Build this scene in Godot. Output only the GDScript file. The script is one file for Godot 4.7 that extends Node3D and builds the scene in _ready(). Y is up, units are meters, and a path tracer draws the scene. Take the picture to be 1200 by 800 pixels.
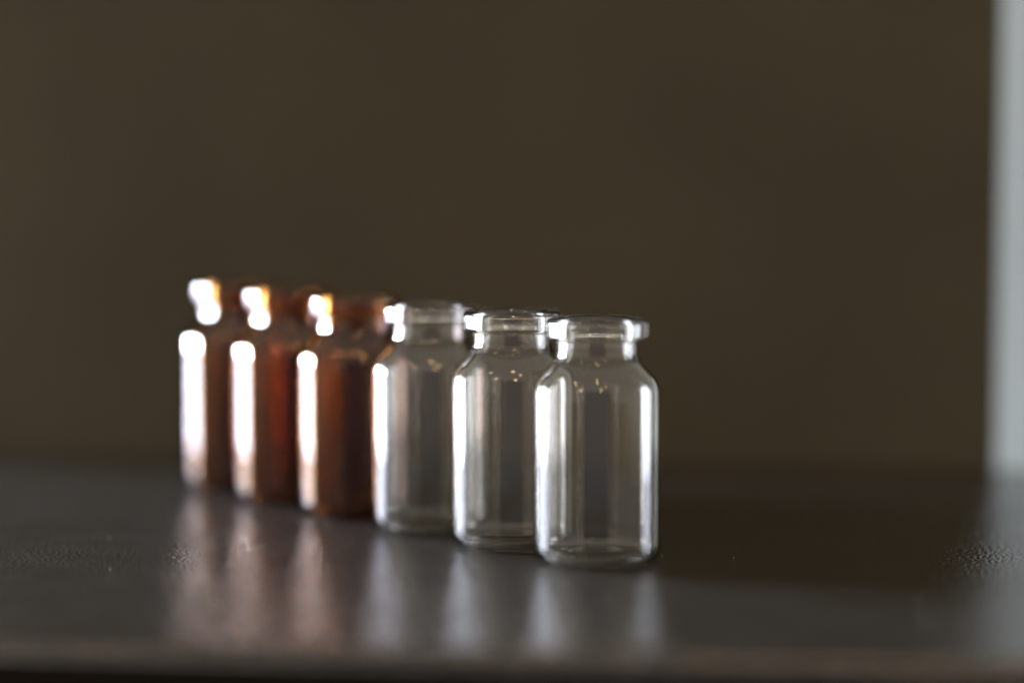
extends Node3D
# Six small vials in a slanting row on a dark table, close up.  Metres, y up, camera looks along -z.

var taken := {}

# ---------------------------------------------------------------- helpers
func numbered(called: String) -> String:
	var n: int = taken.get(called, 0)
	taken[called] = n + 1
	return called if n == 0 else "%s_%03d" % [called, n]

func thing(called: String, label: String, category: String, at := Vector3.ZERO, turn := 0.0, group := "") -> Node3D:
	var o := Node3D.new()
	o.name = numbered(called)
	add_child(o)
	o.position = at
	o.rotation.y = turn
	tag(o, label, category, group)
	return o

func tag(o: Node3D, label: String, category: String, group := "") -> void:
	o.set_meta("label", label)
	o.set_meta("category", category)
	if group:
		o.set_meta("group", group)

func obj(called: String, mesh: Mesh, mat: Material, parent: Node = null, at := Vector3.ZERO) -> MeshInstance3D:
	var o := MeshInstance3D.new()
	o.mesh = mesh
	o.material_override = mat
	o.position = at
	if parent == null:
		o.name = numbered(called)
		add_child(o)
	else:
		o.name = called
		parent.add_child(o, true)
	return o

func srgb(r: float, g: float, b: float) -> Color:      # linear base colour -> the sRGB value Godot wants
	return Color(r, g, b).linear_to_srgb()

# a bevelled box, centred
func bevel_box(size: Vector3, c: float) -> ArrayMesh:
	var st := SurfaceTool.new()
	st.begin(Mesh.PRIMITIVE_TRIANGLES)
	st.set_smooth_group(-1)
	var h := size / 2.0
	var pts := PackedVector3Array()
	for sx in [-1.0, 1.0]:
		for sy in [-1.0, 1.0]:
			for sz in [-1.0, 1.0]:
				pts.append(Vector3(sx * (h.x - c), sy * (h.y - c), sz * h.z))
				pts.append(Vector3(sx * (h.x - c), sy * h.y, sz * (h.z - c)))
				pts.append(Vector3(sx * h.x, sy * (h.y - c), sz * (h.z - c)))
	var add := func(poly: Array) -> void:                # convex polygon, wound so that it faces outwards
		var mid := Vector3.ZERO
		for p in poly:
			mid += p
		mid /= poly.size()
		var n: Vector3 = (poly[1] - poly[0]).cross(poly[2] - poly[0])
		var flip: bool = n.dot(mid) > 0.0
		for k in range(1, poly.size() - 1):
			var tri := [poly[0], poly[k], poly[k + 1]]
			if flip:
				tri = [poly[0], poly[k + 1], poly[k]]
			for p in tri:
				st.add_vertex(p)
	var at := func(sx: int, sy: int, sz: int, which: int) -> Vector3:
		return pts[((sx * 2 + sy) * 2 + sz) * 3 + which]
	for s in 2:
		add.call([at.call(0, 0, s, 0), at.call(1, 0, s, 0), at.call(1, 1, s, 0), at.call(0, 1, s, 0)])
		add.call([at.call(0, s, 0, 1), at.call(1, s, 0, 1), at.call(1, s, 1, 1), at.call(0, s, 1, 1)])
		add.call([at.call(s, 0, 0, 2), at.call(s, 1, 0, 2), at.call(s, 1, 1, 2), at.call(s, 0, 1, 2)])
	for a in 2:
		for b in 2:
			add.call([at.call(0, a, b, 0), at.call(1, a, b, 0), at.call(1, a, b, 1), at.call(0, a, b, 1)])
			add.call([at.call(a, 0, b, 0), at.call(a, 1, b, 0), at.call(a, 1, b, 2), at.call(a, 0, b, 2)])
			add.call([at.call(a, b, 0, 1), at.call(a, b, 1, 1), at.call(a, b, 1, 2), at.call(a, b, 0, 2)])
			for c2 in 2:
				add.call([at.call(a, b, c2, 0), at.call(a, b, c2, 1), at.call(a, b, c2, 2)])
	st.generate_normals()
	return st.commit()

# a polyline with its corners rounded: each point is [r, y, fillet radius], in millimetres
func rounded(points: Array) -> PackedVector2Array:
	var out := PackedVector2Array()
	for i in points.size():
		var p := Vector2(points[i][0], points[i][1])
		var f: float = points[i][2]
		if i == 0 or i == points.size() - 1 or f <= 0.0:
			out.append(p)
			continue
		var a := (Vector2(points[i - 1][0], points[i - 1][1]) - p)
		var b := (Vector2(points[i + 1][0], points[i + 1][1]) - p)
		var half := absf(a.angle_to(b)) / 2.0
		var cut: float = minf(f / tan(half), 0.9 * minf(a.length(), b.length()))
		var radius := cut * tan(half)
		var p0 := p + a.normalized() * cut
		var p1 := p + b.normalized() * cut
		var centre := p + (a.normalized() + b.normalized()).normalized() * (radius / sin(half))
		var a0 := (p0 - centre).angle()
		var sweep := wrapf((p1 - centre).angle() - a0, -PI, PI)
		var steps := maxi(5, int(absf(sweep) / 0.16))
		for k in steps + 1:
			out.append(centre + Vector2.from_angle(a0 + sweep * k / steps) * radius)
	# long straight runs get points in between, so that the parts can be cut where one likes
	var fine := PackedVector2Array()
	for i in out.size() - 1:
		var n := maxi(1, int(out[i].distance_to(out[i + 1]) / 1.0))
		for k in n:
			fine.append(out[i].lerp(out[i + 1], float(k) / n))
	fine.append(out[out.size() - 1])
	return fine

# turns the runs [first, last] of a profile into one open sheet of glass; normals come from the whole profile,
# so that neighbouring sheets join without a seam
func lathe(profile: PackedVector2Array, quads: Array, round_ := 160) -> ArrayMesh:
	var n := profile.size()
	var normals := PackedVector2Array()
	for i in n:
		var t := (profile[mini(i + 1, n - 1)] - profile[maxi(i - 1, 0)])
		normals.append(Vector2(t.y, -t.x).normalized())
	normals[0] = Vector2(0, signf(normals[0].y))
	normals[n - 1] = Vector2(0, signf(normals[n - 1].y))
	var v := PackedVector3Array()
	var nn := PackedVector3Array()
	var idx := PackedInt32Array()
	var rows := {}
	for q in quads:
		for i in [q, q + 1]:
			if rows.has(i):
				continue
			rows[i] = v.size()
			for k in round_:
				var a := TAU * k / round_
				v.append(Vector3(cos(a) * profile[i].x, profile[i].y, sin(a) * profile[i].x) * 0.001)
				nn.append(Vector3(cos(a) * normals[i].x, normals[i].y, sin(a) * normals[i].x))
		for k in round_:
			var k2 := (k + 1) % round_
			var a0: int = rows[q] + k
			var a1: int = rows[q] + k2
			var b0: int = rows[q + 1] + k
			var b1: int = rows[q + 1] + k2
			if profile[q].x > 1e-6:
				idx.append_array([a0, a1, b1])
			if profile[q + 1].x > 1e-6:
				idx.append_array([a0, b1, b0])
	var arrays := []
	arrays.resize(Mesh.ARRAY_MAX)
	arrays[Mesh.ARRAY_VERTEX] = v
	arrays[Mesh.ARRAY_NORMAL] = nn
	arrays[Mesh.ARRAY_INDEX] = idx
	var m := ArrayMesh.new()
	m.add_surface_from_arrays(Mesh.PRIMITIVE_TRIANGLES, arrays)
	return m

# an extruded outline (x along the run), for the table top with its rounded front
func extrude(outline: PackedVector2Array, x0: float, x1: float) -> ArrayMesh:
	var st := SurfaceTool.new()
	st.begin(Mesh.PRIMITIVE_TRIANGLES)
	var n := outline.size()
	var area := 0.0
	for i in n:
		area += outline[i].cross(outline[(i + 1) % n])
	for i in n:
		var p := outline[i]
		var q := outline[(i + 1) % n]
		var a := Vector3(x0, p.y, p.x)
		var b := Vector3(x1, p.y, p.x)
		var c := Vector3(x1, q.y, q.x)
		var d := Vector3(x0, q.y, q.x)
		st.set_smooth_group(0 if p.distance_to(q) < 0.002 else 10 + i)
		var order := [a, c, b, a, d, c] if area < 0.0 else [a, b, c, a, c, d]
		for w in order:
			st.add_vertex(w)
	st.set_smooth_group(-1)
	var tri := Geometry2D.triangulate_polygon(outline)
	for k in range(0, tri.size(), 3):
		var p0 := outline[tri[k]]
		var p1 := outline[tri[k + 1]]
		var p2 := outline[tri[k + 2]]
		if (p1 - p0).cross(p2 - p0) < 0.0:
			var s := p1
			p1 = p2
			p2 = s
		for w in [p0, p1, p2]:
			st.add_vertex(Vector3(x0, w.y, w.x))
		for w in [p0, p2, p1]:
			st.add_vertex(Vector3(x1, w.y, w.x))
	st.generate_normals()
	return st.commit()

func noise_tex(seed_: int, freq: float, size: int, octaves := 3, type := FastNoiseLite.TYPE_SIMPLEX_SMOOTH, ramp: Gradient = null) -> NoiseTexture2D:
	var nz := FastNoiseLite.new()
	nz.seed = seed_
	nz.noise_type = type
	nz.frequency = freq
	nz.fractal_octaves = octaves
	var t := NoiseTexture2D.new()
	t.width = size
	t.height = size
	t.seamless = true
	t.noise = nz
	if ramp:
		t.color_ramp = ramp
	return t

func ramp(stops: Array) -> Gradient:
	var g := Gradient.new()
	var o := PackedFloat32Array()
	var c := PackedColorArray()
	for s in stops:
		o.append(s[0])
		c.append(s[1])
	g.offsets = o
	g.colors = c
	return g

# ---------------------------------------------------------------- the scene
func _ready() -> void:
	# camera
	var cam := Camera3D.new()
	cam.name = "camera"
	cam.position = Vector3(0.0, 0.078, 0.465)
	cam.rotation_degrees = Vector3(-4.9, 0.0, 0.0)
	cam.near = 0.05
	cam.far = 20.0
	var lens := CameraAttributesPhysical.new()
	lens.frustum_focal_length = 95.6
	lens.frustum_focus_distance = 0.475
	lens.frustum_near = 0.05
	lens.frustum_far = 20.0
	lens.exposure_aperture = 95.6 / 27.0
	cam.attributes = lens
	cam.fov = 14.30
	add_child(cam)
	cam.current = true

	# air and exposure: a dim room, no sky in sight
	var env := Environment.new()
	env.background_mode = Environment.BG_COLOR
	env.background_color = srgb(0.67, 0.635, 0.58)
	env.tonemap_mode = Environment.TONE_MAPPER_LINEAR
	env.tonemap_exposure = 1.0
	env.sdfgi_enabled = true
	env.ssao_enabled = true
	env.ssil_enabled = true
	var we := WorldEnvironment.new()
	we.name = "room_air"
	we.environment = env
	add_child(we)

	# daylight comes in through a window on the left, behind the plane of the dark board: bright sky in the upper
	# pane, the paler ground outside in the lower one
	var win_at := Vector3(-0.92, 0.03, -0.44)             # the rail between the two panes
	var win_turn := deg_to_rad(25.0)                      # the window faces the vials
	var win_wide := 0.50
	var sky_high := 0.13
	var low_high := 0.26
	for p in [["sky_pane_light", sky_high, 0.02 + sky_high / 2.0, 600.0, Color(0.87, 0.91, 1.0)], ["ground_pane_light", low_high, -0.02 - low_high / 2.0, 13.0, Color(0.82, 0.86, 1.0)]]:
		var day := AreaLight3D.new()
		day.name = p[0]
		day.area_size = Vector2(win_wide, p[1])
		day.area_normalize_energy = false
		day.light_energy = p[3]
		day.light_color = p[4]
		day.area_range = 8.0
		day.area_attenuation = 2.0
		day.shadow_enabled = true
		add_child(day)
		day.position = win_at + Vector3(0.012, p[2], 0).rotated(Vector3.UP, -win_turn)
		day.rotation.y = -PI / 2.0 - win_turn

	# and a paler, curtained window on the right
	var right_at := Vector3(0.78, 0.0, -0.13)
	var right_size := Vector2(0.30, 0.50)
	var right := AreaLight3D.new()
	right.name = "curtained_window_light"
	right.area_size = right_size
	right.area_normalize_energy = false
	right.light_energy = 1.6
	right.light_color = Color(0.86, 0.90, 1.0)
	right.area_range = 8.0
	right.area_attenuation = 2.0
	right.shadow_enabled = true
	add_child(right)
	right.position = right_at - Vector3(0.012, 0, 0)
	right.rotation.y = PI / 2.0                           # shines along -x

	var turn := deg_to_rad(-6.0)

	# ---- materials
	var table_mat := StandardMaterial3D.new()
	table_mat.resource_name = "dark_grained_laminate"
	table_mat.albedo_color = Color.WHITE
	table_mat.albedo_texture = noise_tex(4, 0.012, 512, 4, FastNoiseLite.TYPE_SIMPLEX_SMOOTH, ramp([[0.0, srgb(0.0085, 0.0079, 0.0068)], [1.0, srgb(0.0130, 0.0121, 0.0107)]]))
	table_mat.metallic_specular = 0.65
	table_mat.roughness = 1.0
	table_mat.roughness_texture = noise_tex(9, 0.006, 512, 4, FastNoiseLite.TYPE_SIMPLEX_SMOOTH, ramp([[0.0, Color(0.09, 0.09, 0.09)], [1.0, Color(0.14, 0.14, 0.14)]]))
	table_mat.roughness_texture_channel = BaseMaterial3D.TEXTURE_CHANNEL_RED
	table_mat.heightmap_enabled = true
	table_mat.heightmap_texture = noise_tex(21, 0.10, 1024, 2)
	table_mat.heightmap_scale = 0.014
	table_mat.uv1_triplanar = true
	table_mat.uv1_scale = Vector3.ONE * 9.0

	var wall_mat := StandardMaterial3D.new()
	wall_mat.resource_name = "dark_brown_board"
	wall_mat.albedo_texture = noise_tex(31, 0.006, 512, 4, FastNoiseLite.TYPE_SIMPLEX_SMOOTH, ramp([[0.0, srgb(0.037, 0.037, 0.0280)], [1.0, srgb(0.045, 0.045, 0.0340)]]))
	wall_mat.roughness = 0.85
	wall_mat.metallic_specular = 0.25
	wall_mat.uv1_triplanar = true
	wall_mat.uv1_scale = Vector3.ONE * 4.0

	var pale_mat := StandardMaterial3D.new()
	pale_mat.resource_name = "pale_grey_paint"
	pale_mat.albedo_texture = noise_tex(41, 0.008, 256, 3, FastNoiseLite.TYPE_SIMPLEX_SMOOTH, ramp([[0.0, srgb(0.43, 0.57, 0.68)], [1.0, srgb(0.47, 0.61, 0.72)]]))
	pale_mat.roughness = 0.5
	pale_mat.uv1_triplanar = true
	pale_mat.uv1_scale = Vector3.ONE * 3.0

	var clear := StandardMaterial3D.new()
	clear.resource_name = "clear_glass"
	clear.albedo_color = Color(0.985, 0.978, 0.952, 0.0)
	clear.roughness = 0.0
	clear.refraction_enabled = true
	clear.refraction_scale = 0.05

	var amber := clear.duplicate() as StandardMaterial3D
	amber.resource_name = "amber_glass"
	amber.albedo_color = Color(srgb(0.60, 0.27, 0.055), 0.0)

	# ---- the setting: back wall, pale jamb, table
	var wall := obj("back_wall", bevel_box(Vector3(0.262, 0.65, 0.04), 0.001), wall_mat, null)
	wall.position = Vector3(-0.035, 0.125, -0.115).rotated(Vector3.UP, turn) + Vector3(0, 0, -0.038)
	wall.rotation.y = turn
	wall.set_meta("kind", "structure")

	var jamb := obj("door_jamb", bevel_box(Vector3(0.30, 1.5, 0.07), 0.002), pale_mat, null)
	jamb.position = Vector3(0.21, 0.55, -0.180).rotated(Vector3.UP, turn) + Vector3(0, 0, -0.038)
	jamb.rotation.y = turn
	tag(jamb, "pale grey painted upright at the right edge beyond the dark wall", "door jamb")

	var floor_mat := StandardMaterial3D.new()
	floor_mat.resource_name = "pale_wood_floor"
	floor_mat.albedo_color = srgb(0.34, 0.29, 0.22)
	floor_mat.roughness = 0.7
	var ground := obj("floor", bevel_box(Vector3(12.0, 0.04, 12.0), 0.001), floor_mat, null, Vector3(0, -0.77, 3.0))
	ground.set_meta("kind", "structure")

	var table := thing("table", "dark brown table with finely pebbled satin top carrying the vials", "table", Vector3.ZERO, turn)
	var outline := PackedVector2Array()
	var front := 0.079
	var r := 0.0015
	outline.append(Vector2(-0.132, 0.0))
	for k in 7:
		var a := PI / 2.0 - (PI / 2.0) * k / 6.0
		outline.append(Vector2(front - r + cos(a) * r, -r + sin(a) * r))
	outline.append(Vector2(front, -0.0025))
	outline.append(Vector2(front - 0.0012, -0.0025))
	outline.append(Vector2(front - 0.0012, -0.028))
	outline.append(Vector2(-0.132, -0.028))
	obj("tabletop", extrude(outline, -0.142, 0.135), table_mat, table)
	var edge_mat := StandardMaterial3D.new()
	edge_mat.resource_name = "black_edge_band"
	edge_mat.albedo_color = srgb(0.005, 0.0042, 0.0035)
	edge_mat.roughness = 0.85
	edge_mat.metallic_specular = 0.15
	obj("edge_band", bevel_box(Vector3(0.276, 0.0250, 0.0012), 0.0002), edge_mat, table, Vector3(-0.0035, -0.0152, front - 0.0005))
	obj("apron", bevel_box(Vector3(0.262, 0.10, 0.02), 0.001), table_mat, table, Vector3(-0.003, -0.0785, 0.062))

	# ---- a dark cloth screen behind the camera: the glass mirrors it as the dark band down the middle of each vial
	var cloth := StandardMaterial3D.new()
	cloth.resource_name = "charcoal_cloth"
	cloth.albedo_color = srgb(0.010, 0.010, 0.012)
	cloth.roughness = 0.95
	var drape := PackedVector2Array()
	for k in 61:
		drape.append(Vector2(0.80 + 0.025 * sin(k * 0.9) + 0.008 * sin(k * 2.3), -0.34 + 0.71 * k / 60.0))
	var back := PackedVector2Array()
	for k in 61:
		back.append(drape[60 - k] + Vector2(0.006, 0.0))
	drape.append_array(back)
	var st := SurfaceTool.new()
	st.begin(Mesh.PRIMITIVE_TRIANGLES)
	for k in drape.size():
		var p := drape[k]
		var q := drape[(k + 1) % drape.size()]
		for w in [Vector3(p.y, -0.745, p.x), Vector3(q.y, 0.42, q.x), Vector3(q.y, -0.745, q.x), Vector3(p.y, -0.745, p.x), Vector3(p.y, 0.42, p.x), Vector3(q.y, 0.42, q.x)]:
			st.add_vertex(w)
	st.generate_normals()
	tag(obj("cloth_screen", st.commit(), cloth), "dark pleated cloth mirrored as the dark upright band inside the clear vials", "screen")

	# ---- the vials
	var outer := rounded([
		[0.0, 1.0, 0.0], [4.6, 0.9, 0.8], [6.2, 0.5, 1.5], [8.0, 0.02, 0.9], [11.0, 0.02, 2.6], [11.0, 30.9, 5.0], [7.05, 35.3, 2.6],
		[7.05, 38.4, 0.5], [8.85, 38.6, 0.7], [8.85, 42.0, 1.1], [5.95, 42.0, 1.2],
		[5.95, 35.5, 3.0], [10.1, 30.8, 4.4], [10.1, 0.95, 2.2], [6.4, 0.95, 1.0], [4.4, 1.9, 1.2], [0.0, 2.0, 0.0]])
	var cuts := {"base": [], "body": [], "shoulder": [], "neck": [], "rim": []}
	for i in outer.size() - 1:
		var y := (outer[i].y + outer[i + 1].y) / 2.0
		var part := "base" if y < 3.2 else "body" if y < 28.7 else "shoulder" if y < 36.3 else "neck" if y < 38.1 else "rim"
		cuts[part].append(i)
	var meshes := {}
	for part in cuts:
		meshes[part] = lathe(outer, cuts[part])
	var spots := [
		[14.6, 0.0, clear, "sharpest nearest clear glass vial at the right end of the row", "clear"],
		[0.0, -17.8, clear, "clear glass vial in the middle of the three clear ones", "clear"],
		[-15.0, -36.0, clear, "clear glass vial standing right beside an amber vial", "clear"],
		[-30.0, -56.4, amber, "amber glass vial standing right beside a clear vial", "amber"],
		[-44.2, -75.4, amber, "amber glass vial in the middle of the three amber ones", "amber"],
		[-56.6, -94.6, amber, "most blurred amber glass vial at the far left end of the row", "amber"]]
	for s in spots:
		var vial := thing("vial", s[3], "vial", Vector3(s[0] * 0.001, 0.0002, s[1] * 0.001), 0.0, "%s glass vials in a row on the table" % s[4])
		for part in ["base", "body", "shoulder", "neck", "rim"]:
			obj(part, meshes[part], s[2], vial)

	# ---- a sprinkle of dust on the table
	var grain := SurfaceTool.new()
	grain.begin(Mesh.PRIMITIVE_TRIANGLES)
	var rng := RandomNumberGenerator.new()
	rng.seed = 7
	var speck := SphereMesh.new()
	speck.radius = 1.0
	speck.height = 2.0
	speck.radial_segments = 7
	speck.rings = 4
	for k in 140:
		var big := 0.00003 + 0.00004 * pow(rng.randf(), 3.0)
		var b := Basis.from_euler(Vector3(rng.randf(), rng.randf() * 6.0, rng.randf())).scaled(Vector3(1.0 + rng.randf(), 0.8, 1.0) * big)
		grain.append_from(speck, 0, Transform3D(b, Vector3(rng.randf_range(-0.14, 0.13), big * 0.7, rng.randf_range(-0.11, 0.07))))
	var dust_mat := StandardMaterial3D.new()
	dust_mat.resource_name = "pale_dust"
	dust_mat.albedo_color = srgb(0.42, 0.40, 0.36)
	dust_mat.roughness = 0.9
	var dust := obj("dust", grain.commit(), dust_mat)
	dust.set_meta("kind", "stuff")
	tag(dust, "fine pale dust specks scattered over the dark table top", "dust")

	# ---- what the glass mirrors: the window frame on the left, warm bulbs above
	var frame_mat := StandardMaterial3D.new()
	frame_mat.resource_name = "white_window_frame"
	frame_mat.albedo_color = srgb(0.7, 0.7, 0.68)
	frame_mat.roughness = 0.4
	var pane_mat := StandardMaterial3D.new()
	pane_mat.resource_name = "bright_daylight_pane"
	pane_mat.albedo_color = srgb(0.8, 0.8, 0.8)
	pane_mat.emission_enabled = true
	pane_mat.emission = Color(0.95, 0.96, 1.0)
	pane_mat.emission_energy_multiplier = 2.0
	var window := thing("window", "bright two-pane window mirrored as white streaks down the left of each vial", "window", win_at, -win_turn)
	obj("pane", bevel_box(Vector3(0.004, sky_high, win_wide), 0.0005), pane_mat, window, Vector3(0, 0.02 + sky_high / 2.0, 0))
	obj("pane", bevel_box(Vector3(0.004, low_high, win_wide), 0.0005), pane_mat, window, Vector3(0, -0.02 - low_high / 2.0, 0))
	for s in [-1.0, 1.0]:
		obj("frame_upright", bevel_box(Vector3(0.05, sky_high + low_high + 0.14, 0.05), 0.003), frame_mat, window, Vector3(0, (sky_high - low_high) / 2.0, s * (win_wide / 2.0 + 0.0255)))
	for y in [0.045 + sky_high, 0.0, -0.045 - low_high]:
		obj("frame_rail", bevel_box(Vector3(0.05, 0.04 if y == 0.0 else 0.049, win_wide), 0.003), frame_mat, window, Vector3(0, y, 0))

	var veil := pane_mat.duplicate() as StandardMaterial3D
	veil.resource_name = "pale_curtain_glow"
	veil.emission_energy_multiplier = 1.0
	var window2 := thing("window", "pale curtained window mirrored as the bluish band down the right of the clear vials", "window", right_at)
	obj("curtain", bevel_box(Vector3(0.004, right_size.y, right_size.x), 0.0005), veil, window2)
	for s in [-1.0, 1.0]:
		obj("frame_upright", bevel_box(Vector3(0.05, right_size.y + 0.10, 0.05), 0.003), frame_mat, window2, Vector3(0, 0, s * (right_size.x / 2.0 + 0.0255)))
		obj("frame_rail", bevel_box(Vector3(0.05, 0.049, right_size.x), 0.003), frame_mat, window2, Vector3(0, s * (right_size.y / 2.0 + 0.025), 0))

	var bulb_mat := StandardMaterial3D.new()
	bulb_mat.resource_name = "warm_bulb_glow"
	bulb_mat.albedo_color = srgb(0.8, 0.7, 0.5)
	bulb_mat.emission_enabled = true
	bulb_mat.emission = Color(1.0, 0.78, 0.50)
	bulb_mat.emission_energy_multiplier = 115.0
	var cap_mat := StandardMaterial3D.new()
	cap_mat.resource_name = "brass_cap"
	cap_mat.albedo_color = srgb(0.4, 0.3, 0.15)
	cap_mat.metallic = 1.0
	cap_mat.roughness = 0.35
	var ball := SphereMesh.new()
	ball.radius = 0.045
	ball.height = 0.09
	ball.radial_segments = 32
	ball.rings = 16
	var cap := CylinderMesh.new()
	cap.top_radius = 0.014
	cap.bottom_radius = 0.016
	cap.height = 0.04
	for b in [
			[Vector3(-1.00, 1.50, 0.60), "leftmost"], [Vector3(-0.75, 0.95, 1.20), "second from the left"],
			[Vector3(0.02, 1.60, 0.70), "middle"], [Vector3(-0.10, 1.30, -0.55), "farthest"], [Vector3(0.20, 0.95, 1.55), "rightmost but one"], [Vector3(0.42, 1.45, 1.00), "rightmost"]]:
		var lamp := thing("ceiling_lamp", "%s of the warm round bulbs mirrored as amber dots on the shoulders" % b[1], "lamp", b[0], 0.0, "warm bulbs above the table")
		obj("bulb", ball, bulb_mat, lamp)
		obj("cap", cap, cap_mat, lamp, Vector3(0, 0.062, 0))
		var glow := OmniLight3D.new()
		glow.name = "bulb_light"
		glow.light_size = 0.04
		glow.light_energy = 0.038
		glow.light_color = Color(1.0, 0.78, 0.50)
		glow.omni_range = 6.0
		glow.omni_attenuation = 2.0
		glow.shadow_enabled = true
		lamp.add_child(glow)
